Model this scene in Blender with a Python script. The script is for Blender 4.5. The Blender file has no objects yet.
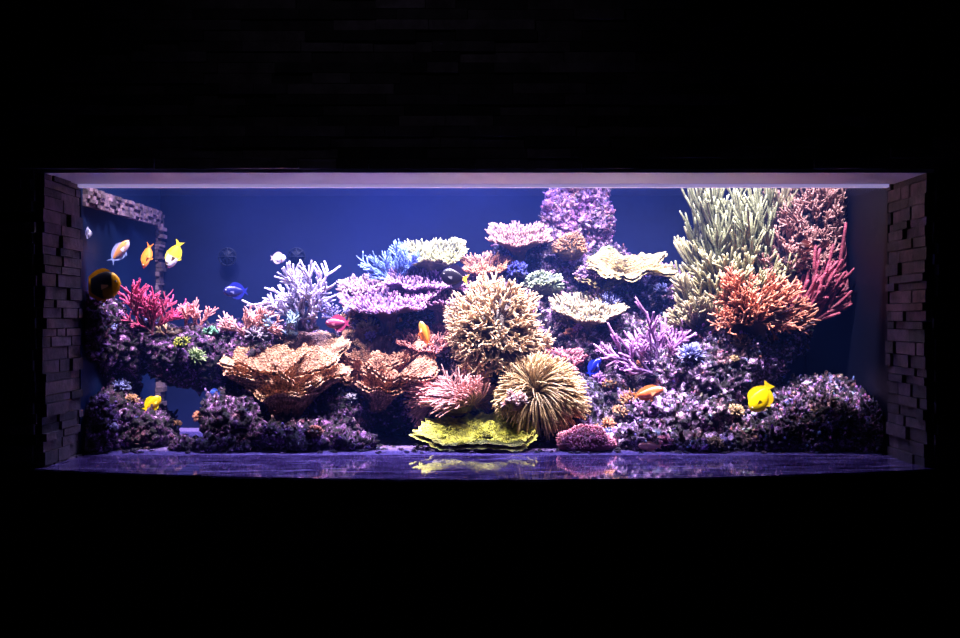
import bpy, math, random
from mathutils import Vector, Matrix, noise
H = 1.4            # eye height; tank glass plane is y=0, reef lies at y>0
ZF = H - 0.504     # tank floor
XL, XR = -1.48, 1.511
ZT = H + 0.496
YB = 1.0
WY = -0.34         # room face of the stone wall
def K(y): return (4 + y) / 4 / 270
def P(u, v, y):
    k = K(y); return Vector(((u - 480) * k, y, H + (319 - v) * k))
def C(h):
    h = h.lstrip('#'); o = []
    for i in (0, 2, 4):
        x = int(h[i:i+2], 16) / 255
        o.append(x / 12.92 if x < .04045 else ((x + .055) / 1.055) ** 2.4)
    return tuple(o)
def mixc(a, b, t): return tuple(a[i] + (b[i] - a[i]) * t for i in range(3))
R = random.Random(7)

# ------------------------------------------------------------ materials
def new_mat(name):
    m = bpy.data.materials.new(name); m.use_nodes = True
    nt = m.node_tree; b = nt.nodes['Principled BSDF']
    return m, nt, b
def N(nt, t, **kw):
    n = nt.nodes.new(t)
    for k, v in kw.items():
        if k in n.inputs: n.inputs[k].default_value = v
        else: setattr(n, k, v)
    return n
def ramp(nt, stops):
    r = nt.nodes.new('ShaderNodeValToRGB'); e = r.color_ramp.elements
    while len(e) < len(stops): e.new(0.5)
    for i, (p, c) in enumerate(stops):
        e[i].position = p; e[i].color = (*c, 1)
    return r
def coral_mat(name, nscale=35, lo=.55, hi=1.25, bscale=160, bstr=.5, rough=.6, bd=.004):
    m, nt, b = new_mat(name); L = nt.links.new
    tc = N(nt, 'ShaderNodeTexCoord')
    at = N(nt, 'ShaderNodeAttribute', attribute_name='Col')
    nz = N(nt, 'ShaderNodeTexNoise', Scale=nscale, Detail=5.0)
    L(tc.outputs['Object'], nz.inputs['Vector'])
    mr = N(nt, 'ShaderNodeMapRange'); mr.inputs['From Min'].default_value = .35; mr.inputs['From Max'].default_value = .65
    mr.inputs['To Min'].default_value = lo; mr.inputs['To Max'].default_value = hi
    L(nz.outputs['Fac'], mr.inputs['Value'])
    vm = N(nt, 'ShaderNodeVectorMath', operation='SCALE')
    L(at.outputs['Color'], vm.inputs[0]); L(mr.outputs['Result'], vm.inputs['Scale'])
    L(vm.outputs['Vector'], b.inputs['Base Color'])
    vo = N(nt, 'ShaderNodeTexVoronoi', Scale=bscale); L(tc.outputs['Object'], vo.inputs['Vector'])
    bp = N(nt, 'ShaderNodeBump', Strength=bstr, Distance=bd); L(vo.outputs['Distance'], bp.inputs['Height'])
    L(bp.outputs['Normal'], b.inputs['Normal']); b.inputs['Roughness'].default_value = rough
    return m
def rock_mat(name, stops, scale=16):
    m, nt, b = new_mat(name); L = nt.links.new
    tc = N(nt, 'ShaderNodeTexCoord'); at = N(nt, 'ShaderNodeAttribute', attribute_name='Col')
    nz = N(nt, 'ShaderNodeTexNoise', Scale=scale, Detail=9.0, Roughness=.75); L(tc.outputs['Object'], nz.inputs['Vector'])
    r = ramp(nt, stops); L(nz.outputs['Fac'], r.inputs['Fac'])
    n3 = N(nt, 'ShaderNodeTexNoise', Scale=9.0, Detail=3.0); L(tc.outputs['Object'], n3.inputs['Vector'])
    r3 = ramp(nt, [(.38, (1.0, .74, .54)), (.46, (.78, .78, .92)), (.53, (1.0, .82, .98)), (.62, (.85, .56, 1.0))]); L(n3.outputs['Color'], r3.inputs['Fac'])
    mx = N(nt, 'ShaderNodeVectorMath', operation='MULTIPLY'); mx2 = N(nt, 'ShaderNodeVectorMath', operation='MULTIPLY')
    L(r.outputs['Color'], mx2.inputs[0]); L(r3.outputs['Color'], mx2.inputs[1])
    L(mx2.outputs['Vector'], mx.inputs[0]); L(at.outputs['Color'], mx.inputs[1]); L(mx.outputs['Vector'], b.inputs['Base Color'])
    n2 = N(nt, 'ShaderNodeTexNoise', Scale=85.0, Detail=7.0, Roughness=.75); L(tc.outputs['Object'], n2.inputs['Vector'])
    bp = N(nt, 'ShaderNodeBump', Strength=1.0, Distance=.02); L(n2.outputs['Fac'], bp.inputs['Height'])
    L(bp.outputs['Normal'], b.inputs['Normal']); b.inputs['Roughness'].default_value = .75
    return m
M_coral = coral_mat('coral_skin')
M_smooth = coral_mat('soft_coral_skin', 18, .7, 1.15, 90, .35, .5)
M_plate = coral_mat('plate_coral_skin', 40, .5, 1.3, 150, 1.0, .75, .006)
M_fish = coral_mat('fish_scales', 30, .9, 1.08, 250, .15, .35)
M_rock = rock_mat('live_rock_purple', [(.42, C('#05030a')), (.49, C('#36263e')), (.55, C('#947a98')), (.60, C('#fff4fc'))], 34)
M_rockd = rock_mat('live_rock_dark', [(.44, C('#040308')), (.51, C('#301a38')), (.57, C('#84548c')), (.63, C('#f4e4f8'))], 34)
M_rockm = rock_mat('live_rock_mauve', [(.38, C('#1c1024')), (.47, C('#785c80')), (.54, C('#c4a4c0')), (.62, C('#fff4ff'))], 36)

# ------------------------------------------------------------ mesh buffer
class Buf:
    def __init__(s): s.v = []; s.f = []; s.c = []
    def tube(s, pts, rad, cols, n=6):
        st = len(s.v); a = None; m = len(pts)
        for i in range(m):
            if i == 0: t = pts[1] - pts[0]
            elif i == m - 1: t = pts[i] - pts[i-1]
            else: t = pts[i+1] - pts[i-1]
            if t.length < 1e-9: t = Vector((0, 0, 1))
            t.normalize()
            if a is None:
                a = t.cross(Vector((.31, .77, .2)));
            else: a = a - t * a.dot(t)
            if a.length < 1e-6: a = t.cross(Vector((1, 0, 0)))
            a.normalize(); b = t.cross(a); r = rad[i]
            for j in range(n):
                w = 2 * math.pi * j / n
                s.v.append(pts[i] + a * (math.cos(w) * r) + b * (math.sin(w) * r)); s.c.append(cols[i])
        for i in range(m - 1):
            for j in range(n):
                k = (j + 1) % n
                s.f.append((st + i*n + j, st + i*n + k, st + (i+1)*n + k, st + (i+1)*n + j))
        s.v.append(pts[-1] + t * rad[-1] * .9); s.c.append(cols[-1]); e = len(s.v) - 1
        for j in range(n): s.f.append((st + (m-1)*n + j, st + (m-1)*n + (j+1) % n, e))
    def grid(s, fn, nu, nv, closed=True):
        st = len(s.v); cu = nu if closed else nu + 1
        for j in range(nv + 1):
            for i in range(cu):
                co, cl = fn(i / nu, j / nv); s.v.append(co); s.c.append(cl)
        for j in range(nv):
            for i in range(nu):
                k = (i + 1) % cu
                s.f.append((st + j*cu + i, st + j*cu + k, st + (j+1)*cu + k, st + (j+1)*cu + i))
    def ball(s, c, r, col, nu=16, nv=10, amp=0, ns=10, M=None):
        def fn(a, b):
            th = a * 2 * math.pi; ph = (b - .5) * math.pi * .999
            d = Vector((math.cos(th) * math.cos(ph), math.sin(th) * math.cos(ph), math.sin(ph)))
            k = 1 + amp * noise.noise(d * ns * .3 + c * 7)
            q = Vector((d.x * r[0] * k, d.y * r[1] * k, d.z * r[2] * k))
            if M: q = M @ q
            return c + q, col
        s.grid(fn, nu, nv)
    def box(s, x0, x1, y0, y1, z0, z1, col=(1, 1, 1)):
        st = len(s.v)
        for x in (x0, x1):
            for y in (y0, y1):
                for z in (z0, z1): s.v.append(Vector((x, y, z))); s.c.append(col)
        for q in ((0,1,3,2),(4,6,7,5),(0,4,5,1),(2,3,7,6),(0,2,6,4),(1,5,7,3)): s.f.append(tuple(st + i for i in q))
    def obj(s, name, mat, smooth=True, clamp=True):
        if clamp:
            for p in s.v:
                p.z = max(p.z, ZF + .003); p.x = min(max(p.x, XL + .012), XR - .012); p.y = min(max(p.y, .015), YB - .02)
        lo = Vector((min(p.x for p in s.v), min(p.y for p in s.v), min(p.z for p in s.v)))
        hi = Vector((max(p.x for p in s.v), max(p.y for p in s.v), max(p.z for p in s.v)))
        o0 = (lo + hi) / 2; o0.z = lo.z
        me = bpy.data.meshes.new(name); me.from_pydata([tuple(p - o0) for p in s.v], [], s.f)
        ca = me.color_attributes.new('Col', 'FLOAT_COLOR', 'POINT'); fl = []
        sat = 1.22 if mat in (M_coral, M_plate, M_smooth) else 1.0
        for c in s.c:
            l = .3 * c[0] + .5 * c[1] + .2 * c[2]
            fl += [max(0, l + (c[0] - l) * sat), max(0, l + (c[1] - l) * sat), max(0, l + (c[2] - l) * sat), 1.0]
        ca.data.foreach_set('color', fl)
        if smooth: me.polygons.foreach_set('use_smooth', [True] * len(me.polygons))
        me.materials.append(mat); me.update()
        o = bpy.data.objects.new(name, me); o.location = o0
        bpy.context.collection.objects.link(o); return o

def rv(a=1.0): return Vector((R.uniform(-a, a), R.uniform(-a, a), R.uniform(-a, a)))

FR = []
# ------------------------------------------------------------ rock
def rock(name, blobs, mat, voxel=.0085, d1=.08, s1=.11, d2=.045, s2=.026, nubs=0, nl=.02, nr=.008, ncol=(1, 1, 1), tint=(1, 1, 1), frags=0):
    b = Buf()
    for (u, v, y, ru, rz, ry) in blobs:
        k = K(y); b.ball(P(u, v, y), (ru*k, ry, rz*k), (1, 1, 1), 20, 14)
    o = b.obj('tmp_rock', mat, clamp=False); off = o.location.copy()
    m = o.modifiers.new('r', 'REMESH'); m.mode = 'VOXEL'; m.voxel_size = voxel
    for (tp, st, sc) in (('CLOUDS', d1, s1), ('VORONOI', -d2, s2), ('CLOUDS', d2 * .9, s2 * .6)):
        t = bpy.data.textures.new('rt', tp); t.noise_scale = sc
        if tp == 'CLOUDS': t.noise_depth = 4
        dm = o.modifiers.new('d', 'DISPLACE'); dm.texture = t; dm.strength = st; dm.mid_level = .42
    bpy.context.view_layer.update()
    dg = bpy.context.evaluated_depsgraph_get(); ev = o.evaluated_get(dg); me = ev.to_mesh()
    B = Buf(); B.v = [v.co + off for v in me.vertices]; B.f = [tuple(p.vertices) for p in me.polygons]; B.c = [tint] * len(B.v)
    nn = [v.normal.copy() for v in me.vertices]; ev.to_mesh_clear()
    bpy.data.objects.remove(o)
    cnt = len(B.v)
    for _ in range(nubs):
        i = R.randrange(cnt); n = nn[i]
        if n.z < -.3 or n.y > .6: continue
        p = B.v[i]; d = (n + rv(.5) + Vector((0, 0, .3))).normalized(); l = nl * R.uniform(.3, 1.1); r = nr * R.uniform(.5, 1.2)
        c0 = tuple(x * R.uniform(.35, 1.3) for x in ncol)
        B.tube([p - d * r, p + d * l * .5 + rv(r * .6), p + d * l], [r * .8, r, r * .6], [mixc(c0, (0, 0, 0), .5), c0, tuple(x * 1.3 for x in c0)], 6)
    got = 0; tries = 0
    while got < frags and tries < frags * 40:
        tries += 1; i = R.randrange(cnt); n = nn[i]
        if n.z < -.1 or n.y > .25: continue
        FR.append((B.v[i].copy(), n)); got += 1
    return B.obj(name, mat)

# ------------------------------------------------------------ corals
def finger(B, p, d, l, r, ca, cb, bend=.3, up=.3, seg=4, n=6, fork=0):
    pts = [p.copy()]; q = p.copy(); dd = d.copy(); w = rv(bend)
    for i in range(seg):
        dd = (dd + (w + Vector((0, 0, up))) * (1 / seg)).normalized(); q = q + dd * (l / seg); pts.append(q.copy())
        if fork and i == seg // 2:
            for _ in range(fork):
                finger(B, q.copy(), (dd + rv(.75)).normalized(), l * .45, r * .85, mixc(ca, cb, .4), cb, bend, up, 3, n, 0)
    m = len(pts)
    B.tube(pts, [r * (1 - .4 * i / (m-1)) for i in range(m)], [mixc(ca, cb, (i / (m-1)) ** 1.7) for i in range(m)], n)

def table_coral(name, u, v, y, w, dep, ca, cb, tilt=18, n=380, fl=.024, fr=.0038, roll=0, base=26, thick=.012):
    k = K(y); rx = w * k / 2; c = P(u, v, y); sd = R.uniform(0, 50)
    M = Matrix.Rotation(math.radians(tilt), 3, 'X') @ Matrix.Rotation(math.radians(roll), 3, 'Y')
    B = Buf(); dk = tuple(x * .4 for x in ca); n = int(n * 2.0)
    def outl(t): return 1 + .35 * noise.noise(Vector((math.cos(t) * 1.8, math.sin(t) * 1.8, sd))) + .05 * math.sin(9 * t + sd)
    def dome(s, t): return .018 * s * s + .03 * noise.noise(Vector((math.cos(t)*s*2.4, math.sin(t)*s*2.4, sd)))
    def top(a, b):
        t = a * 2 * math.pi; s = 1 - b * .999
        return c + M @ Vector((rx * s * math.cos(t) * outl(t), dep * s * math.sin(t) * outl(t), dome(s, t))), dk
    B.grid(top, 40, 8)
    def bot(a, b):
        t = a * 2 * math.pi; s = (1 - b) ** 2.6 * .85 + .15
        q = M @ Vector((rx * s * math.cos(t) * outl(t), dep * s * math.sin(t) * outl(t), dome(s, t) * (1 - b)))
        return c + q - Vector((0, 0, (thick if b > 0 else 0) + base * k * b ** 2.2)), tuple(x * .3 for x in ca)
    B.grid(bot, 40, 12)
    for i in range(n):
        t = R.uniform(0, 2 * math.pi); s = math.sqrt(R.uniform(0, 1))
        if R.random() < .35: s = R.uniform(.88, 1.0)
        q = Vector((rx * s * math.cos(t) * outl(t), dep * s * math.sin(t) * outl(t), dome(s, t)))
        e = max(0, s - .5) * 2.6
        d = Vector((math.cos(t) * e, math.sin(t) * e, 1)) + rv(.3)
        g = R.uniform(.6, 1.05)
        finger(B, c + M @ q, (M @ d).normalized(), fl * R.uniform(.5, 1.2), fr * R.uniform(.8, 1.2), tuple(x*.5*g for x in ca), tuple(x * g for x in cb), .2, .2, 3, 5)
    return B.obj(name, M_coral)

def bush_coral(name, u, v, y, ru, rz, ry, n, ln, rad, ca, cb, zmin=-.3, up=.2, fork=2, core=.62, bend=.35, mat=None, seg=4, lean=(0, 0, 0), irr=.35):
    k = K(y); c = P(u, v, y); r3 = Vector((ru*k, ry, rz*k)); B = Buf(); lean = Vector(lean); sd = rv(20)
    def ir(e): return 1 + irr * 1.6 * noise.noise(e * 1.6 + sd)
    def cf(a, b):
        th = a * 2 * math.pi; ph = (b - .5) * math.pi * .999
        e = Vector((math.cos(th) * math.cos(ph), math.sin(th) * math.cos(ph), math.sin(ph))); s = core * ir(e)
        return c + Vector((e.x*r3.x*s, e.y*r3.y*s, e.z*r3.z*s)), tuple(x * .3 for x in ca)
    B.grid(cf, 22, 14)
    for i in range(n):
        z = R.uniform(zmin, 1); t = R.uniform(0, 2 * math.pi); h = math.sqrt(max(0, 1 - z*z))
        e = Vector((math.cos(t) * h, math.sin(t) * h, z))
        if e.y > .55: continue
        s = ir(e)
        p = c + Vector((e.x*r3.x, e.y*r3.y, e.z*r3.z)) * (core * .95 * s)
        d = (Vector((e.x / r3.x, e.y / r3.y, e.z / r3.z)).normalized() + e).normalized()
        sw = noise.noise_vector(p * 16) * (irr * 1.2)
        d = (d + rv(.2) + lean + sw).normalized()
        l = ln * R.uniform(.65, 1.15) * s; g = R.uniform(.6, 1.1)
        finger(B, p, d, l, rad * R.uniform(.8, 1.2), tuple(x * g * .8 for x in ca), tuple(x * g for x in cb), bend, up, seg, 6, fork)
    return B.obj(name, mat or M_coral)

def branch(B, p, d, l, r, lev, ca, cb, spread, up, kids, wob, t0=0.0, tl=3):
    seg = 5; pts = [p.copy()]; q = p.copy(); dd = d.copy(); w = rv(wob)
    ch = []
    for i in range(seg):
        dd = (dd + (w + rv(.25) + Vector((0, 0, up))) * (1 / seg)).normalized(); q = q + dd * (l / seg); pts.append(q.copy())
        if i >= 1: ch.append((q.copy(), dd.copy()))
    f0 = 1 - lev / tl; f1 = 1 - (lev - 1) / tl
    B.tube(pts, [r * (1 - .35 * i / seg) for i in range(seg + 1)],
           [mixc(ca, cb, min(1, max(0, f0 + (f1 - f0) * i / seg)) ** 1.3) for i in range(seg + 1)], 7)
    if lev > 1:
        for _ in range(kids):
            q, e = R.choice(ch)
            s = e.cross(rv(1)).normalized()
            branch(B, q, (e + s * spread * R.uniform(.6, 1.2)).normalized(), l * R.uniform(.45, .75), r * .8, lev - 1, ca, cb, spread, up, kids, wob, 0, tl)

def stag_coral(name, u, v, y, roots, l, r, ca, cb, lev=3, spread=.9, up=.3, kids=3, wob=.3, basew=10, mat=None, based=.03, baseh=.5):
    B = Buf(); c = P(u, v + basew * .3, y); k = K(y)
    B.ball(c, (basew*k, based, basew*k*baseh), tuple(x * .25 for x in ca), 14, 8, .5)
    for d in roots:
        dd = Vector(d); ll = l * dd.length; dd.normalize()
        p = c + Vector((R.uniform(-.85, .85) * basew * k, R.uniform(-1, .5) * based, R.uniform(-.6, .6) * basew * k * baseh)); g = R.uniform(.65, 1.1)
        branch(B, p, dd, ll, r, lev, tuple(x * g for x in ca), tuple(x * g for x in cb), spread, up, kids, wob, 0, lev)
    return B.obj(name, mat or M_coral)

def cup_coral(name, rim, w, dep, base, ca, cb, cin, tilt=10, folds=5, amp=.1, ribs=46, pw=.75, wav=.02, roll=0, ribamp=.004, r0=.18, thick=.008, into=None):
    c = P(*rim); g = P(*base); rx = w * K(rim[2]) / 2; sd = R.uniform(0, 30)
    M = Matrix.Rotation(math.radians(tilt), 3, 'X') @ Matrix.Rotation(math.radians(roll), 3, 'Y'); B = into or Buf()
    def wr(t, s): return 3.5 * noise.noise(Vector((math.cos(t)*3, math.sin(t)*3, s * 3 + sd)))
    def pos(t, s, inn):
        o = 1 + s * (amp * math.sin(folds * t + sd) + amp * .5 * math.sin((folds * 2 + 1) * t + sd * 2) + .2 * noise.noise(Vector((math.cos(t)*2, math.sin(t)*2, sd))))
        rr = (r0 + (1 - r0) * s ** 1.2) * o
        lump = .016 * noise.noise(Vector((math.cos(t)*s*6, math.sin(t)*s*6, s * 2 + sd)))
        rb = ribamp * s * math.cos(ribs * t + wr(t, s)) + .003 * math.sin(s * 30 + 3 * wr(t, s)) + lump * s
        q = M @ Vector(((rx * rr + rb) * math.cos(t), (dep * rr + rb) * math.sin(t), wav * s * (math.sin(folds * t + sd + 1) + .5 * math.sin(folds * 2.0 * t + sd)) + lump))
        zc = g.lerp(c, s ** pw)
        if inn: q = q * (1 - thick / max(rx * rr, .02)); zc = zc + Vector((0, 0, thick * 1.3))
        return zc + q
    def outer(a, b):
        t = a * 2 * math.pi
        f = .5 + .5 * math.sin(b * 30 + 3 * wr(t, b)); cl = mixc(ca, cb, b ** 2 * .6 + .25 * f)
        st = .55 + .5 * (.5 + .5 * math.cos(ribs * t + wr(t, b)))
        if b > .96: cl = tuple(x * 1.3 for x in cb)
        return pos(t, b, False), tuple(x * st for x in cl)
    B.grid(outer, 240, 36)
    B.grid(lambda a, b: (pos(a * 2 * math.pi, 1 - b * .97, True), tuple(x * (.88 + .18 * math.cos(ribs * a * 6.283 + wr(a * 6.283, b)) + .5 * noise.noise(Vector((math.cos(a*6.283)*(1-b)*12, math.sin(a*6.283)*(1-b)*12, sd)))) for x in mixc(cb, cin, min(1, b * 5)))), 240, 26)
    if into: return
    return B.obj(name, M_plate)

def anemone(name, u, v, y, ru, rz, ry, n, ln, rad, ca, cb, lean=(0, 0, 0), zmin=-.1, core=.5):
    k = K(y); c = P(u, v, y); r3 = Vector((ru*k, ry, rz*k)); B = Buf()
    B.ball(c, r3 * core, tuple(x * .4 for x in ca), 18, 10)
    for i in range(n):
        z = R.uniform(zmin, 1); t = R.uniform(0, 2 * math.pi); h = math.sqrt(max(0, 1 - z*z))
        e = Vector((math.cos(t) * h, math.sin(t) * h, z))
        p = c + Vector((e.x*r3.x, e.y*r3.y, e.z*r3.z)) * core * .9
        if e.y > .6: continue
        sw = noise.noise_vector(p * 11) * 1.6
        d = (e + rv(.12) + sw * .6).normalized(); w = Vector(lean) + Vector((0, 0, -.9)) + sw + rv(.2)
        pts = [p]; q = p.copy(); l = ln * R.uniform(.7, 1.1); g = R.uniform(.65, 1.1)
        for j in range(7):
            d = (d + w * .27).normalized(); q = q + d * (l / 7); pts.append(q.copy())
        B.tube(pts, [rad * (1 - .05 * j) for j in range(8)], [tuple(x * g for x in mixc(ca, cb, (j / 7) ** 1.3)) for j in range(8)], 6)
    return B.obj(name, M_smooth)

# ------------------------------------------------------------ fish
def fish(name, u, v, y, L, hr, wr, colf, yaw=0, pitch=0, fork=.5, dfin=.18, fcol=(1, 1, 0), tcol=None, fr0=.22):
    S = L * K(y); c = P(u, v, y)
    M = Matrix.Rotation(math.radians(yaw), 3, 'Z') @ Matrix.Rotation(math.radians(-pitch), 3, 'Y') ; B = Buf(); tcol = tcol or fcol
    def hh(t): return .5 * hr * (max(0, math.sin(math.pi * min(1, t) ** .72)) ** .8 + .17 * t ** 2 + .0)
    def ww(t): return .5 * wr * (max(0, math.sin(math.pi * t ** .6)) ** .8 + .08 * t)
    def X(t): return .5 - .78 * t
    def T(q): return c + M @ (q * S)
    def body(a, b):
        w = a * 2 * math.pi; sz = math.sin(w)
        return T(Vector((X(b), ww(b) * math.cos(w), hh(b) * sz - .02 * math.sin(math.pi * b)))), colf(b, sz)
    B.grid(body, 16, 20)
    def fin(sgn, t0, t1, ht, sweep):
        def fn(a, b):
            t = t0 + (t1 - t0) * a; prof = math.sin(math.pi * min(1, a * .92 + .12)) ** .5
            z = hh(t) * .93 + b * ht * prof
            return T(Vector((X(t) - sweep * b * ht, .002 * (1 - b), sgn * z - .02 * math.sin(math.pi * t)))), mixc(fcol, colf(t, sgn), .3 * (1 - b))
        B.grid(fn, 12, 3, False)
    fin(1, fr0, .97, dfin, .6); fin(-1, .5, .97, dfin * .85, .6)
    def tail(a, b):
        z = (a - .5) * 2; e = hh(1) + b * (.09 + .09 * hr)
        x = X(1) + .02 - b * (.22 - fork * .16 * (1 - abs(z)))
        return T(Vector((x, .003 * math.sin(b * 9), z * e))), tcol
    B.grid(tail, 10, 4, False)
    for sg in (-1, 1):
        def pec(a, b):
            return T(Vector((X(.33) - b * .15, sg * (ww(.33) * .95 + b * .06), -.03 - (a - .5) * (.03 + b * .09) - b * .03))), mixc(fcol, (1, 1, 1), .1)
        B.grid(pec, 4, 3, False)
        def pel(a, b):
            return T(Vector((X(.4) - a * .05 - b * .1, sg * (.01 + .03 * b), -hh(.4) * .9 - b * .12))), fcol
        B.grid(pel, 3, 3, False)
        ec = Vector((X(.13), sg * ww(.13) * .82, hh(.13) * .25))
        er = .028
        B.ball(T(ec), (er*S, er*S*.7, er*S), (.75, .7, .6), 10, 8, M=M)
        B.ball(T(ec + Vector((.003, sg * .010, 0))), (er*.62*S, er*.6*S, er*.62*S), (.005, .005, .005), 10, 8, M=M)
    B.ball(T(Vector((.505, 0, -.012))), (.018*S, .012*S, .012*S), tuple(x * .5 for x in colf(0, 0)), 8, 6, M=M)
    return B.obj(name, M_fish)

# ============================================================ ROOM SHELL
def stone_mat(name, a, b, bump=.5):
    m, nt, bs = new_mat(name); L = nt.links.new
    tc = N(nt, 'ShaderNodeTexCoord'); at = N(nt, 'ShaderNodeAttribute', attribute_name='Col')
    nz = N(nt, 'ShaderNodeTexNoise', Scale=14.0, Detail=8.0, Roughness=.65); L(tc.outputs['Object'], nz.inputs['Vector'])
    r = ramp(nt, [(.3, a), (.7, b)]); L(nz.outputs['Fac'], r.inputs['Fac'])
    mx = N(nt, 'ShaderNodeVectorMath', operation='MULTIPLY'); L(r.outputs['Color'], mx.inputs[0]); L(at.outputs['Color'], mx.inputs[1])
    L(mx.outputs['Vector'], bs.inputs['Base Color'])
    bp = N(nt, 'ShaderNodeBump', Strength=bump, Distance=.01); L(nz.outputs['Fac'], bp.inputs['Height']); L(bp.outputs['Normal'], bs.inputs['Normal'])
    bs.inputs['Roughness'].default_value = .75
    return m
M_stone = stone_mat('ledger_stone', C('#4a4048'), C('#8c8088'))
M_dark = stone_mat('dark_plaster', C('#0a0a0c'), C('#141416'), .1)
RX = 3.0; ZC = 3.2
NX = 60; pts = []
for i in range(NX + 1):
    x = XL - .03 + (XR - XL + .06) * i / NX; f = 1 - ((x - .01) / 1.53) ** 2
    pts.append((x, WY - .02 - .25 * max(0, f)))
sillpts = pts
B = Buf(); rh = .036; z = 0
while z < ZC - .001:
    z1 = min(z + rh, ZC); x = -RX
    while x < RX:
        l = R.uniform(.10, .38); x1 = min(x + l, RX); segs = [(x, x1)]
        zm = (z + z1) / 2
        if ZF - .04 < zm < ZT + .0:
            segs = []
            if x < XL - .03: segs.append((x, min(x1, XL - .03 + R.uniform(-.008, .012))))
            if x1 > XR + .03: segs.append((max(x, XR + .03 + R.uniform(-.012, .008)), x1))
        for (a, b) in segs:
            if b - a < .01: continue
            g = R.uniform(.3, 1.2) ** 1.5; B.box(a, b - .002, WY + R.uniform(-.018, .0), WY + .03, z + .001, z1 - .001, (g, g * .97, g))
        x = x1
    z = z1
y0, y1 = WY + .028, WY + .05
for q in ((-RX, XL - .03, 0, ZC), (XR + .03, RX, 0, ZC), (XL - .03, XR + .03, 0, ZF - .014), (XL - .03, XR + .03, ZT + .03, ZC)):
    B.box(q[0], q[1], y0, y1, q[2], q[3], (.3, .3, .3))
z = 0
while z < ZF - .02:
    z1 = min(z + .036, ZF - .013)
    for i in range(0, NX, 3):
        xa, ya = sillpts[i]; xb, yb = sillpts[min(i+3, NX)]; g = R.uniform(.5, 1)
        o = R.uniform(.02, .035); st = len(B.v)
        for (xx, yy) in ((xa, ya + o), (xb, yb + o), (xb, WY), (xa, WY)):
            for zz in (z + .001, z1 - .001): B.v.append(Vector((xx, min(yy, WY), zz))); B.c.append((g, g, g))
        for q in ((0,2,3,1),(2,4,5,3),(4,6,7,5),(6,0,1,7),(1,3,5,7),(0,6,4,2)): B.f.append(tuple(st + w for w in q))
    z = z1
wall = B.obj('wall_back', M_stone, False, False)
def simple_box(name, x0, x1, y0, y1, z0, z1, mat):
    b = Buf(); b.box(x0, x1, y0, y1, z0, z1); return b.obj(name, mat, False, False)
simple_box('floor', -RX, RX, -6, 1.2, -.1, 0, M_dark)
simple_box('ceiling', -RX, RX, -6, 1.2, ZC, ZC + .1, M_dark)
simple_box('wall_left', -RX - .1, -RX, -6, 1.2, 0, ZC, M_dark)
simple_box('wall_right', RX, RX + .1, -6, 1.2, 0, ZC, M_dark)
simple_box('wall_front', -RX, RX, -6.1, -6, 0, ZC, M_dark)
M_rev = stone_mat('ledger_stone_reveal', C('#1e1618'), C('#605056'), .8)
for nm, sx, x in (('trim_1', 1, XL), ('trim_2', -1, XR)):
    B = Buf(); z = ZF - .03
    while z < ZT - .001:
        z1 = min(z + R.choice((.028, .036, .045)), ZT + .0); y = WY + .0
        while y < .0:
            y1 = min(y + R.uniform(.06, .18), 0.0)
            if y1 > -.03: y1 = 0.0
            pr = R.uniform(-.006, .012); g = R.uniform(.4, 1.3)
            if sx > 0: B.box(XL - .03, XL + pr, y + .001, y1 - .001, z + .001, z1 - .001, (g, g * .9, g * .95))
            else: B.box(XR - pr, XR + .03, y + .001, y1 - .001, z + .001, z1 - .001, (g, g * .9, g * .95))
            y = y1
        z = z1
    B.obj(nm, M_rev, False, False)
m, nt, b = new_mat('soffit_paint'); b.inputs['Base Color'].default_value = (.58, .62, .80, 1); b.inputs['Roughness'].default_value = .5; M_soff = m
simple_box('trim_3', XL - .03, XR + .03, WY + .005, .0, ZT, ZT + .03, M_soff)
m, nt, b = new_mat('added_soffit_glow_mat'); b.inputs['Base Color'].default_value = (.8, .78, .95, 1)
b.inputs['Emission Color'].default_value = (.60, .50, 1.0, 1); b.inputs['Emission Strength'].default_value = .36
simple_box('added_soffit_glow', XL, XR, -.028, -.001, ZT - .011, ZT - .0005, m)  # glowing strip added to brighten the line under the soffit

m, nt, b = new_mat('polished_marble'); L = nt.links.new
tc = N(nt, 'ShaderNodeTexCoord'); mp = N(nt, 'ShaderNodeMapping'); mp.inputs['Scale'].default_value = (1.0, 6, 4); L(tc.outputs['Object'], mp.inputs['Vector'])
nz = N(nt, 'ShaderNodeTexNoise', Scale=4.0, Detail=9.0, Roughness=.65, Distortion=1.6); L(mp.outputs['Vector'], nz.inputs['Vector'])
r = ramp(nt, [(.38, C('#180e24')), (.52, C('#564070')), (.68, C('#b098d0'))]); L(nz.outputs['Fac'], r.inputs['Fac']); L(r.outputs['Color'], b.inputs['Base Color'])
b.inputs['Roughness'].default_value = .04; b.inputs['IOR'].default_value = 2.4; M_marble = m
B = Buf()
for i, (x, yf) in enumerate(sillpts):
    for q in ((x, 0.0, ZF), (x, yf, ZF), (x, yf - .004, ZF - .006), (x, yf - .004, ZF - .012), (x, 0.0, ZF - .012)): B.v.append(Vector(q)); B.c.append((1, 1, 1))
for i in range(NX):
    for j in range(5):
        k = (j + 1) % 5; B.f.append((i*5 + j, i*5 + k, (i+1)*5 + k, (i+1)*5 + j))
B.f.append((0, 1, 2, 3, 4)); B.f.append(tuple(NX*5 + q for q in (4, 3, 2, 1, 0)))
B.obj('window_sill', M_marble, False, False)

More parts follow.
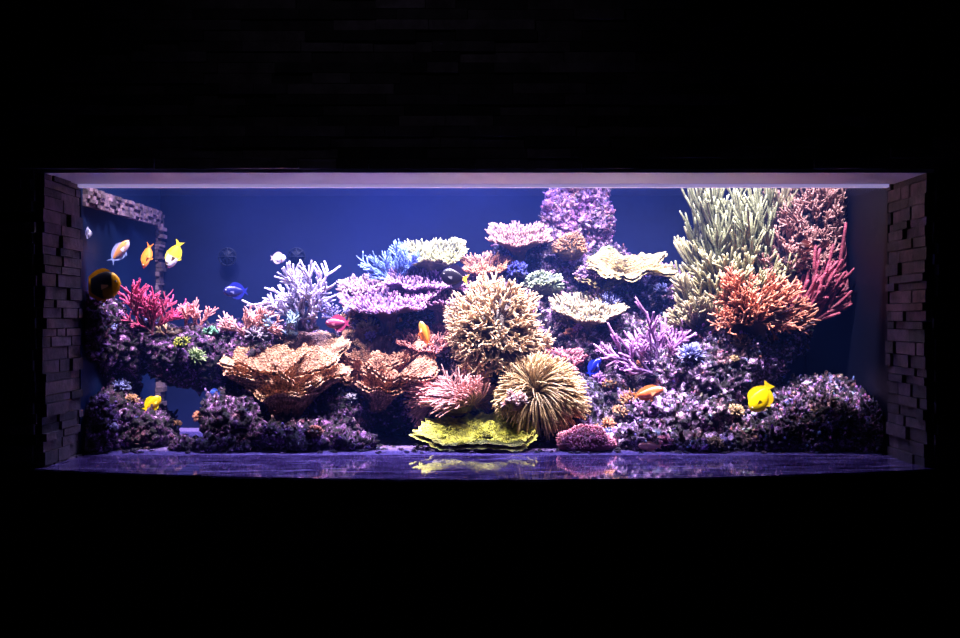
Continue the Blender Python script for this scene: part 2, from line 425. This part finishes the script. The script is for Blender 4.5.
# ============================================================ TANK SHELL
def flat_mat(name, col, rough=.5):
    m, nt, b = new_mat(name); L = nt.links.new
    tc = N(nt, 'ShaderNodeTexCoord'); nz = N(nt, 'ShaderNodeTexNoise', Scale=1.6, Detail=3.0); L(tc.outputs['Object'], nz.inputs['Vector'])
    r = ramp(nt, [(.3, tuple(x * .5 for x in col)), (.7, tuple(x * 1.5 for x in col))]); L(nz.outputs['Fac'], r.inputs['Fac']); L(r.outputs['Color'], b.inputs['Base Color'])
    b.inputs['Roughness'].default_value = rough; b.inputs['Specular IOR Level'].default_value = .15; return m
M_blue = flat_mat('tank_blue_panel', (.003, .0065, .036))
M_side = flat_mat('tank_side_panel', (.003, .012, .055))
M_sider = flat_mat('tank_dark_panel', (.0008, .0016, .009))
tank = bpy.data.objects.new('aquarium_tank', None); bpy.context.collection.objects.link(tank)
ZTOP = 3.1
m, nt, b = new_mat('reef_sand'); L = nt.links.new
tc = N(nt, 'ShaderNodeTexCoord'); nz = N(nt, 'ShaderNodeTexNoise', Scale=120.0, Detail=4.0); L(tc.outputs['Object'], nz.inputs['Vector'])
r = ramp(nt, [(.35, C('#281c40')), (.65, C('#7860a0'))]); L(nz.outputs['Fac'], r.inputs['Fac']); L(r.outputs['Color'], b.inputs['Base Color']); b.inputs['Roughness'].default_value = .9
bp = N(nt, 'ShaderNodeBump', Strength=.6, Distance=.01); L(nz.outputs['Fac'], bp.inputs['Height']); L(bp.outputs['Normal'], b.inputs['Normal'])
M_sand = m
m = bpy.data.materials.new('viewing_glass'); m.use_nodes = True; nt = m.node_tree; nt.nodes.clear()
o = N(nt, 'ShaderNodeOutputMaterial'); t = N(nt, 'ShaderNodeBsdfTransparent', Color=(.97, .975, 1, 1)); g = N(nt, 'ShaderNodeBsdfGlossy', Roughness=0.0); x = N(nt, 'ShaderNodeMixShader')
x.inputs[0].default_value = .03
nt.links.new(t.outputs[0], x.inputs[1]); nt.links.new(g.outputs[0], x.inputs[2]); nt.links.new(x.outputs[0], o.inputs[0])
mw = bpy.data.materials.new('sea_water'); mw.use_nodes = True; nt = mw.node_tree; nt.nodes.clear()
o = N(nt, 'ShaderNodeOutputMaterial'); vs = N(nt, 'ShaderNodeVolumeScatter', Density=.042, Anisotropy=0.0)
vs.inputs['Color'].default_value = (.10, .22, 1.0, 1); nt.links.new(vs.outputs[0], o.inputs['Volume'])
parts = [simple_box('back_panel', XL - .03, XR + .03, YB, YB + .03, ZF - .03, ZTOP, M_blue),
         simple_box('left_panel', XL - .03, XL, 0.001, YB, ZF, ZTOP, M_side),
         simple_box('right_panel', XR, XR + .03, 0.001, YB, ZF, ZTOP, M_sider),
         simple_box('sand_bed', XL - .03, XR + .03, 0.001, YB, ZF - .03, ZF, M_sand),
         simple_box('cabinet', XL - .03, XR + .03, 0.02, YB + .03, 0, ZF - .03, M_dark),
         simple_box('water', XL + .001, XR - .001, .0115, YB - .001, ZF + .001, 2.45, mw),
         simple_box('front_glass', XL, XR, .0012, .010, ZF + .001, ZTOP, m)]
for p in parts: p.parent = tank
B = Buf(); zz = ZT - .075
y = .02
while y < YB - .03:
    y1 = min(y + R.uniform(.015, .045), YB - .02)
    for q in range(5):
        g = R.uniform(.3, 1.3); B.box(XL + .001, XL + R.uniform(.012, .03), y, y1 - .001, zz + q * .0145 + .001, zz + (q+1) * .0145, (g, g, g))
    y = y1
z = ZF + .01
while z < zz - .005:
    g = R.uniform(.3, 1.2); z1 = z + R.uniform(.012, .028); B.box(XL + .001, XL + R.uniform(.012, .035), YB - .07 - R.uniform(0, .02), YB - .01, z, min(z1, zz) - .002, (g, g, g)); z = z1
B.obj('stone_window_frame', stone_mat('sandy_stone', C('#34243c'), C('#a08090'), 1.0), False, False)
M_pump = flat_mat('pump_plastic', (.004, .006, .02), .6)
for (u, v) in ((228, 257), (297, 257), (876, 240)):
    B = Buf(); c = P(u, v, .955)
    B.ball(c, (.034, .02, .036), (1, 1, 1), 20, 12)
    pts = [c + Vector((.04 * math.cos(a), -.012, .04 * math.sin(a))) for a in [i * 2 * math.pi / 24 for i in range(25)]]
    B.tube(pts, [.004] * 25, [(1, 1, 1)] * 25, 6)
    for a in range(8):
        w = a * math.pi / 4; B.tube([c + Vector((0, -.022, 0)), c + Vector((.04 * math.cos(w), -.014, .04 * math.sin(w)))], [.003, .003], [(1, 1, 1)] * 2, 5)
    B.tube([c, c + Vector((0, .03, 0))], [.02, .02], [(1, 1, 1)] * 2, 10)
    B.obj('circulation_pump', M_pump)

# ============================================================ ROCKWORK
rock('live_rock', [(88,330,.10,20,30,.10),(98,335,.26,26,34,.14),(122,350,.36,28,28,.14),(118,385,.36,16,38,.11),(92,428,.10,26,32,.10),(110,425,.26,34,34,.18),(145,430,.32,30,24,.14),(190,358,.42,44,28,.16),(225,350,.48,34,26,.16),(165,350,.5,34,24,.14),(240,385,.5,24,28,.12),(255,345,.42,24,18,.1),(148,340,.38,20,18,.1)],
     M_rockd, nubs=2200, nl=.018, nr=.006, ncol=(1.15, 1.0, 1.2), tint=(1.15, .92, 1.1), frags=22)
rock('live_rock', [(240,420,.30,34,32,.18),(290,436,.22,56,18,.14),(335,418,.40,34,30,.16),(385,400,.6,44,38,.14),(300,400,.55,54,40,.14),(365,370,.66,44,34,.14),(300,352,.56,44,22,.12),(350,444,.16,26,9,.06),(225,446,.12,30,9,.06),(190,448,.18,16,7,.06)],
     M_rockd, nubs=1900, nl=.016, nr=.006, ncol=(1.1, .95, 1.1), tint=(1.1, .9, 1.05), frags=14)
rock('reef_rock', [(400,345,.7,62,36,.18),(455,385,.62,72,50,.2),(520,345,.72,76,68,.2),(565,405,.55,48,44,.18),(610,345,.66,52,42,.18),(600,295,.80,52,50,.12),(545,290,.82,54,50,.12),(475,315,.8,54,46,.12),(622,405,.55,44,40,.18),(580,425,.45,64,26,.16),(400,312,.75,52,26,.14),(520,268,.84,30,30,.1),(435,300,.8,40,30,.1),(655,310,.8,36,44,.12),(480,430,.5,60,26,.15),(592,350,.56,26,22,.12)],
     M_rock, nubs=3600, nl=.018, nr=.006, ncol=(.95, .85, .98), tint=(.85, .74, .88), frags=150)
rock('rock_pinnacle', [(564,232,.84,20,40,.1),(592,220,.84,18,34,.09),(575,262,.84,28,26,.1),(556,210,.84,11,18,.07),(572,196,.84,12,18,.06),(592,194,.84,15,22,.07)],
     M_rockm, voxel=.006, d1=.08, s1=.05, d2=.04, s2=.02, nubs=2400, nl=.014, nr=.0045, ncol=(1.1, .95, 1.05), tint=(1.1, .94, 1.05))
rock('live_rock', [(705,380,.42,50,36,.18),(672,418,.36,46,28,.18),(742,362,.48,42,34,.18),(645,440,.24,34,14,.12),(765,325,.6,44,44,.14),(700,415,.38,46,34,.18),(745,285,.68,54,54,.12),(720,340,.55,44,38,.16),(795,275,.7,40,48,.12),(690,330,.6,30,34,.12),(760,240,.78,50,36,.1),(700,444,.14,34,10,.07)],
     M_rock, nubs=3600, nl=.018, nr=.007, ncol=(1.15, 1.0, 1.2), tint=(1.2, 1.04, 1.22), frags=26)
rock('live_rock', [(812,432,.28,72,42,.2),(768,440,.24,42,24,.16),(866,432,.22,32,38,.17),(822,398,.36,38,16,.14),(878,430,.12,18,26,.1),(850,405,.34,22,16,.1)],
     M_rock, nubs=6500, nl=.02, nr=.0065, ncol=(1.0, .85, 1.0), tint=(.98, .86, 1.0))
rock('grey_boulder', [(586,408,.36,20,28,.1),(580,425,.34,24,18,.1)], M_rock, d1=.03, d2=.02, nubs=200, nl=.008, nr=.005, tint=(.5, .55, .68), ncol=(.35, .38, .48))
B = Buf()
for i in range(900):
    px = R.uniform(XL + .05, XR - .05); py = R.uniform(.03, .7); r = R.uniform(.003, .012)
    B.ball(Vector((px, py, ZF + r * .3)), (r * 1.2, r, r * .7), tuple(x * R.uniform(.15, .55) for x in (1, .85, 1.0)), 8, 6, .5, 9)
B.obj('coral_rubble', M_rock)
pal = [('#5a2c40', '#e8a0b0'), ('#3c3868', '#a0a4d8'), ('#5c4834', '#dcbc94'), ('#46603c', '#a8b888'), ('#5c3070', '#cc9cdc'), ('#6c4030', '#e8a488'), ('#504858', '#dcd0e4'), ('#503828', '#c09474'), ('#6a4030', '#d8a080'), ('#5c4060', '#c8a0c8')]
B = Buf()
for (p, n) in FR:
    a, b2 = [C(x) for x in R.choice(pal)]; r = R.uniform(.015, .045); st = R.random()
    B.ball(p, (r * .8, r * .8, r * .5), tuple(x * .4 for x in a), 12, 7, .3)
    for _ in range(int(55 + 900 * r)):
        e = (rv(1) + n * .6 + Vector((0, 0, .3))).normalized()
        q = p + Vector((e.x * r * .7, e.y * r * .7, e.z * r * .45))
        finger(B, q, (e + rv(.2)).normalized(), r * (.35 if st < .5 else .75) * R.uniform(.6, 1.1), .0034, a, b2, .2, .2, 3, 5)
B.obj('coral_frags', M_coral)

# ============================================================ CORALS
# big layered plate colonies: ruffled tiers sharing one foot
pa, pb, pc = C('#705044'), C('#c89c80'), C('#a47c66')
B = Buf()
for rim, w, dep, tl, rl in (((282, 350, .34), 132, .16, 33, 0), ((262, 362, .26), 84, .10, 36, -8), ((310, 366, .24), 78, .10, 36, 9), ((284, 384, .21), 76, .08, 38, 0)):
    cup_coral('', rim, w, dep, (286, 428, .26), pa, pb, pc, tilt=tl, folds=3, amp=.05, ribs=58, pw=.62, wav=.016, roll=rl, ribamp=.003, into=B)
B.obj('plate_coral', M_plate)
B = Buf()
for rim, w, dep, tl, rl in (((378, 347, .44), 92, .13, 33, -5), ((356, 366, .36), 56, .09, 36, -6), ((404, 366, .32), 70, .10, 36, 8), ((384, 382, .28), 50, .07, 38, 0)):
    cup_coral('', rim, w, dep, (378, 408, .36), C('#6c4a40'), C('#c09078'), C('#9c7260'), tilt=tl, folds=3, amp=.06, ribs=46, pw=.62, wav=.014, roll=rl, ribamp=.003, into=B)
B.obj('plate_coral', M_plate)
cup_coral('plate_coral', (630, 266, .58), 86, .13, (614, 284, .70), C('#4c4238'), C('#c0b080'), C('#94845c'), tilt=26, folds=4, amp=.12, ribs=40, pw=.35, wav=.014, ribamp=.003)
cup_coral('plate_coral', (600, 278, .62), 50, .09, (604, 296, .72), C('#4c4238'), C('#b8a478'), C('#8c7c5c'), tilt=26, folds=3, amp=.12, ribs=30, pw=.35, wav=.012, ribamp=.003)
cup_coral('green_plate_coral', (480, 434, .20), 126, .16, (488, 450, .24), C('#34341c'), C('#e0dc80'), C('#989848'), tilt=19, folds=3, amp=.06, ribs=40, pw=.28, wav=.010, ribamp=.003, thick=.012)
mg0, mg1 = C('#50102c'), C('#d85c84')
stag_coral('bird_nest_coral', 150, 330, .32, [(-.5,-.3,1),(.4,-.2,1),(0,-.5,1),(0,.2,1.1),(.8,0,.7),(-.8,0,.7),(.2,-.1,1.2),(-.3,-.1,1.3),(-.6,-.2,1.2)], .092, .0055, mg0, mg1, 3, .9, .3, 5)
stag_coral('pink_finger_coral', 194, 326, .38, [(-.6,-.2,.8),(.5,-.2,.8),(0,-.4,.9),(0,.2,.9),(.9,0,.5)], .062, .005, C('#7a3c48'), C('#e8a4a0'), 3, .8, .3, 6)
stag_coral('pink_finger_coral', 250, 332, .36, [(-.8,-.2,.8),(.7,-.2,.8),(0,-.4,.9),(0,.2,.9),(1,0,.4),(-1,0,.3),(.3,-.2,.9)], .068, .0052, C('#804c58'), C('#e8b0a8'), 3, .8, .2, 6)
stag_coral('pink_finger_coral', 172, 330, .34, [(-.6,-.2,.5),(.5,-.2,.5),(0,-.4,.5)], .04, .006, C('#805848'), C('#d8bc98'), 2, .8, .2, 5)
bush_coral('green_polyp_coral', 181, 343, .24, 9, 8, .03, 60, .012, .004, C('#506030'), C('#c8c868'), fork=0)
bush_coral('green_polyp_coral', 210, 332, .28, 8, 6, .03, 50, .012, .004, C('#306050'), C('#80b890'), fork=0)
stag_coral('staghorn_coral', 308, 324, .42, [(-1,-.1,.8),(-.55,-.3,1),(.1,-.2,1.3),(.3,.1,1.1),(-.3,.2,1),(-1.2,0,.5),(.5,-.3,.7),(-.1,-.4,1),(.15,0,1.35),(-.8,0,.7)], .118, .0085, C('#605078'), C('#dcd4f0'), 3, 1.0, .25, 5, .25)
stag_coral('staghorn_coral', 288, 332, .38, [(-.8,-.3,.6),(.5,-.4,.6),(0,-.3,.8)], .07, .0065, C('#4a5878'), C('#a0b8d0'), 3, .9, .3, 5)
stag_coral('staghorn_coral', 340, 322, .44, [(-.8,-.3,.6),(.5,-.4,.6),(0,-.3,.8)], .07, .006, C('#4a4878'), C('#a8a0d0'), 3, .9, .3, 5)
lav0, lav1 = C('#60407c'), C('#d0a8d4')
stag_coral('blue_coral', 396, 282, .64, [(-.8,-.2,.6),(.8,-.2,.6),(0,-.4,1),(0,.2,1),(-.4,0,.9),(.4,0,.9),(-.6,-.3,.8),(.6,-.3,.8)], .10, .005, C('#2c4078'), C('#8ca4d8'), 3, .9, .35, 6)
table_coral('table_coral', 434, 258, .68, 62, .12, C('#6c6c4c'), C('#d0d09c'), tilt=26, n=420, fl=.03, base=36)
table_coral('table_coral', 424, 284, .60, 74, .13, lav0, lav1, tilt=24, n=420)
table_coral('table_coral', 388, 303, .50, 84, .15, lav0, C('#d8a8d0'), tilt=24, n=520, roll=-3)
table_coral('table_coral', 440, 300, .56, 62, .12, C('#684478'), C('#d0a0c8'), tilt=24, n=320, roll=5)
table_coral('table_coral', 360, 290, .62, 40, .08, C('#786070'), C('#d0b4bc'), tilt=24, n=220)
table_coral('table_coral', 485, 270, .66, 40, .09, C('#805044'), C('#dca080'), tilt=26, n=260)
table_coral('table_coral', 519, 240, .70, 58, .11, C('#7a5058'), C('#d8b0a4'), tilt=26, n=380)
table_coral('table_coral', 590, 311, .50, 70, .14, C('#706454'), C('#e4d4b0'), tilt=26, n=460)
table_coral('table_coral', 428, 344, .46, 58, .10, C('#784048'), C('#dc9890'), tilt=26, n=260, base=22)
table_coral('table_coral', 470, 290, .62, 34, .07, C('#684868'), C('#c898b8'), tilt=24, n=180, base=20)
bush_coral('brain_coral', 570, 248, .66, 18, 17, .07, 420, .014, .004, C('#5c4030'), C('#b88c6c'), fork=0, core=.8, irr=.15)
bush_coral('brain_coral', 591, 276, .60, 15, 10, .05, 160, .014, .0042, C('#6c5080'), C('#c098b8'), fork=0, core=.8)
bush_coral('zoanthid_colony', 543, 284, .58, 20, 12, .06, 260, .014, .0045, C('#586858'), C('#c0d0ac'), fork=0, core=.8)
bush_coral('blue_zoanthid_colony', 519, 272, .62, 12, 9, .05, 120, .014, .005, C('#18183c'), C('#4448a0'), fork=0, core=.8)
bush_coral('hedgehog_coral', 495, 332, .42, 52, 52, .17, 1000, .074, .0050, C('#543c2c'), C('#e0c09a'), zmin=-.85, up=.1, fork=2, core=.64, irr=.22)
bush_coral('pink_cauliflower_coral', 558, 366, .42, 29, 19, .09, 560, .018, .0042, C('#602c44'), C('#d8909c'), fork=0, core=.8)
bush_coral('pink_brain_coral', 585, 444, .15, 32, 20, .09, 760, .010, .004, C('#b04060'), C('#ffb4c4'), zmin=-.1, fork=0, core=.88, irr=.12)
anemone('sea_anemone', 454, 405, .32, 42, 23, .12, 1400, .125, .0036, C('#503038'), C('#dca4a0'), lean=(-.3, -.3, .25))
anemone('sea_anemone', 540, 402, .28, 34, 33, .12, 1500, .140, .0038, C('#403024'), C('#c4a880'), lean=(.35, -.2, 0))
bush_coral('bubble_coral', 516, 402, .15, 12, 10, .04, 60, .010, .007, C('#b07870'), C('#f0d0c8'), fork=0, core=.8)
bush_coral('mushroom_coral', 622, 388, .44, 26, 10, .07, 200, .010, .006, C('#483020'), C('#a07858'), fork=0, core=.85)
stag_coral('staghorn_coral', 655, 374, .40, [(-1,-.2,.5),(-.8,-.2,1),(-.2,-.3,1.3),(.3,0,1.3),(.6,-.2,.8),(-1.1,0,.15),(.1,.2,1.1),(-.5,-.4,.6)], .13, .009, C('#442c5c'), C('#b484b4'), 3, .8, .25, 4, .25)
# right bank
g0, g1 = C('#2c3020'), C('#989c7c')
rt = [(R.uniform(-.6, .3), R.uniform(-.5, .0), R.uniform(.7, 1.3)) for _ in range(64)]
stag_coral('finger_leather_coral', 736, 262, .52, rt, .18, .0075, g0, g1, 2, .45, .5, 7, .25, 36, M_smooth, .08, 1.0)
bush_coral('finger_leather_coral', 728, 284, .50, 46, 36, .12, 240, .12, .0074, g0, C('#a4a07c'), zmin=-.6, up=.7, fork=2, core=.6, bend=.35, mat=M_smooth, seg=5, lean=(-.3, -.1, .4), irr=.5)
bush_coral('finger_leather_coral', 696, 322, .46, 24, 28, .09, 150, .095, .0068, C('#343424'), C('#a89c7c'), zmin=-.5, up=.6, fork=2, core=.55, bend=.35, mat=M_smooth, seg=5, lean=(-.3, -.1, .3), irr=.5)
rt = [(R.uniform(-.4, .4), R.uniform(-.5, .0), R.uniform(.7, 1.1)) for _ in range(34)]
stag_coral('finger_leather_coral', 768, 236, .60, rt, .14, .0072, C('#302c20'), C('#9c9478'), 2, .45, .5, 6, .25, 24, M_smooth, .06, .8)
bush_coral('tree_coral', 816, 220, .58, 42, 40, .12, 480, .088, .0056, C('#48343a'), C('#c8a098'), zmin=-.7, up=.4, fork=3, core=.6, bend=.45, lean=(.1, -.1, .3), irr=.5)
bush_coral('tree_coral', 792, 262, .52, 38, 32, .10, 280, .072, .0054, C('#50343a'), C('#c89890'), zmin=-.6, up=.3, fork=3, core=.6, bend=.4, lean=(.2, -.1, .2), irr=.5)
bush_coral('orange_branch_coral', 750, 314, .36, 44, 34, .12, 360, .080, .0054, C('#5c3028'), C('#e89c80'), zmin=-.5, up=.3, fork=3, core=.55, bend=.45, irr=.5)
rt = [(1.25, -.1, .75), (1.2, 0, .4), (1.0, -.2, .3), (1.1, .1, .9), (.8, -.3, .6), (1.35, -.1, .6), (1.0, -.2, .7), (.7, -.2, .4), (1.1, 0, .65), (.9, .1, .5), (.9, -.2, .85), (.5, -.3, .4), (1.4, -.1, .85), (1.15, -.2, .95), (1.3, 0, 1.0), (.6, -.2, .8)]
stag_coral('red_finger_coral', 793, 318, .44, rt, .17, .0115, C('#341820'), C('#944858'), 2, .5, .25, 8, .2, 18, None, .06)

# ============================================================ FISH
Y = C('#ffe000'); OR = C('#ff8c30'); W = C('#c8c4e0'); BK = (.006, .005, .012)
fish('yellow_tang', 761, 397, .17, 34, .52, .16, lambda t, s: Y, yaw=170, pitch=-58, dfin=.16, fork=.2, fcol=C('#ffd818'))
anth = lambda t, s: mixc(OR, C('#ffb060'), max(0, -s))
fish('anthias', 425, 334, .26, 28, .30, .15, anth, yaw=150, pitch=68, fcol=C('#ff7030'), fork=.9, dfin=.10)
fish('anthias', 647, 393, .19, 35, .28, .16, lambda t, s: mixc(C('#ff7040'), C('#ffb090'), max(0, -s)), yaw=0, pitch=14, fcol=C('#ff9050'), fork=.9, dfin=.10)
fish('anthias', 119, 252, .25, 30, .30, .16, lambda t, s: mixc(C('#e89858'), W, max(0, -s)), yaw=10, pitch=52, fcol=C('#8898d0'), fork=.8, dfin=.12)
fish('anthias', 147, 255, .35, 27, .26, .14, anth, yaw=200, pitch=-75, fcol=OR, fork=.8, dfin=.08)
fish('foxface', 174, 254, .32, 31, .34, .15, lambda t, s: (C('#504020') if t < .25 and s > 0 else (W if t < .55 else C('#e0b030'))), yaw=190, pitch=-65, fcol=C('#d8c030'), dfin=.10)
fish('butterflyfish', 99, 285, .05, 44, .62, .16, lambda t, s: (C('#ffb000') if t < .24 or t > .88 else (BK if s > -.35 or t > .5 else C('#b07c00'))), yaw=0, pitch=4, fcol=C('#e89400'), tcol=C('#ffc000'), dfin=.10, fork=.1)
fish('damselfish', 278, 258, .45, 16, .5, .16, lambda t, s: (C('#806040') if .25 < t < .36 or .6 < t < .7 else W), yaw=0, pitch=0, fcol=C('#a090a0'))
fish('damselfish', 86, 233, .04, 15, .55, .16, lambda t, s: (BK if int(t * 8) % 2 else W), yaw=60, pitch=0, fcol=W)
fish('blue_tang', 236, 291, .45, 25, .42, .15, lambda t, s: C('#10165c'), yaw=200, pitch=0, fcol=C('#161e80'))
fish('regal_tang', 455, 277, .34, 29, .55, .15, lambda t, s: C('#0c0618'), yaw=180, pitch=10, fcol=C('#140a28'), tcol=C('#e0a030'))
fish('wrasse', 338, 323, .30, 26, .36, .15, lambda t, s: mixc(C('#702048'), C('#b05070'), max(0, s)), yaw=170, pitch=0, fcol=C('#903058'))
fish('yellow_tang', 152, 404, .24, 22, .45, .14, lambda t, s: C('#ffc810'), yaw=30, pitch=40, fcol=Y)
fish('chromis', 594, 367, .28, 22, .36, .15, lambda t, s: C('#101c90'), yaw=20, pitch=50, fcol=C('#2030c0'))
fish('blue_tang', 215, 393, .22, 13, .45, .15, lambda t, s: C('#3050b0'), yaw=160, pitch=0, fcol=C('#4060d0'))
fish('anthias', 650, 446, .10, 24, .3, .15, lambda t, s: mixc(C('#e87850'), W, .3), yaw=170, pitch=0, fcol=C('#f0a080'), dfin=.08)
fish('damselfish', 657, 434, .13, 16, .42, .15, lambda t, s: (W if t < .5 else C('#7888c0')), yaw=170, pitch=0, fcol=W)
fish('wrasse', 806, 246, .34, 19, .34, .15, lambda t, s: C('#401810'), yaw=170, pitch=10, fcol=C('#50201c'))

# ============================================================ LIGHTS
M_hous = flat_mat('lamp_housing', (.02, .02, .02), .4)
def lamp(x, y, z, sx, sy, e, col, tx=0, spread=140):
    ld = bpy.data.lights.new('led', 'AREA'); ld.shape = 'RECTANGLE'; ld.size = sx; ld.size_y = sy; ld.energy = e; ld.color = col; ld.spread = math.radians(spread)
    par = bpy.data.objects.new('aquarium_lamp', None); bpy.context.collection.objects.link(par); par.location = (x, y, z)
    o = bpy.data.objects.new('led_panel', ld); bpy.context.collection.objects.link(o); o.parent = par; o.rotation_euler = (math.radians(tx), 0, 0)
    h = simple_box('housing', x - sx/2 - .02, x + sx/2 + .02, y - sy/2 - .02, y + sy/2 + .02, z + .02, z + .05, M_hous)
    h.parent = par; h.location = h.location - Vector((x, y, z))
for x, e in ((-1.1, 23), (-.55, 26), (0, 34), (.6, 32), (1.08, 25)):
    lamp(x, -.14, H + 1.45, .16, .10, e, (1.0, .87, .98), 17, 72)
for x, e in ((-.85, 18), (-.1, 34), (.7, 13)):
    lamp(x, .66, H + 1.45, .4, .25, e, (.42, .42, 1.0), 0, 90)
ld = bpy.data.lights.new('wall_fill_spot', 'SPOT'); ld.energy = 1.7; ld.color = (.75, .7, 1.0); ld.spot_size = math.radians(80); ld.shadow_soft_size = .05; ld.spot_blend = 1  # out-of-view spot added to faintly lift the stone wall face
par = simple_box('added_wall_fill', -.36, -.24, -1.56, -1.44, ZC - .03, ZC, M_hous)  # unseen box added to carry the fill spot
o = bpy.data.objects.new('wall_fill_light', ld); bpy.context.collection.objects.link(o); o.parent = par; o.location = (0, 0, -.01); o.rotation_euler = (math.radians(56), 0, 0)
W_ = bpy.data.worlds.new('dark_room'); bpy.context.scene.world = W_; W_.use_nodes = True
W_.node_tree.nodes['Background'].inputs[0].default_value = (.3, .25, .5, 1); W_.node_tree.nodes['Background'].inputs[1].default_value = .002
# ============================================================ CAMERA
cd = bpy.data.cameras.new('camera'); cam = bpy.data.objects.new('camera', cd); bpy.context.collection.objects.link(cam)
cam.location = (0, -4, H); cam.rotation_euler = (math.radians(90), 0, 0); cd.lens = 36 * 4 / (960 / 270); cd.sensor_width = 36
bpy.context.scene.camera = cam
bpy.context.scene.view_settings.view_transform = 'Standard'
print('done', sum(len(o.data.vertices) for o in bpy.data.objects if o.type == 'MESH'))
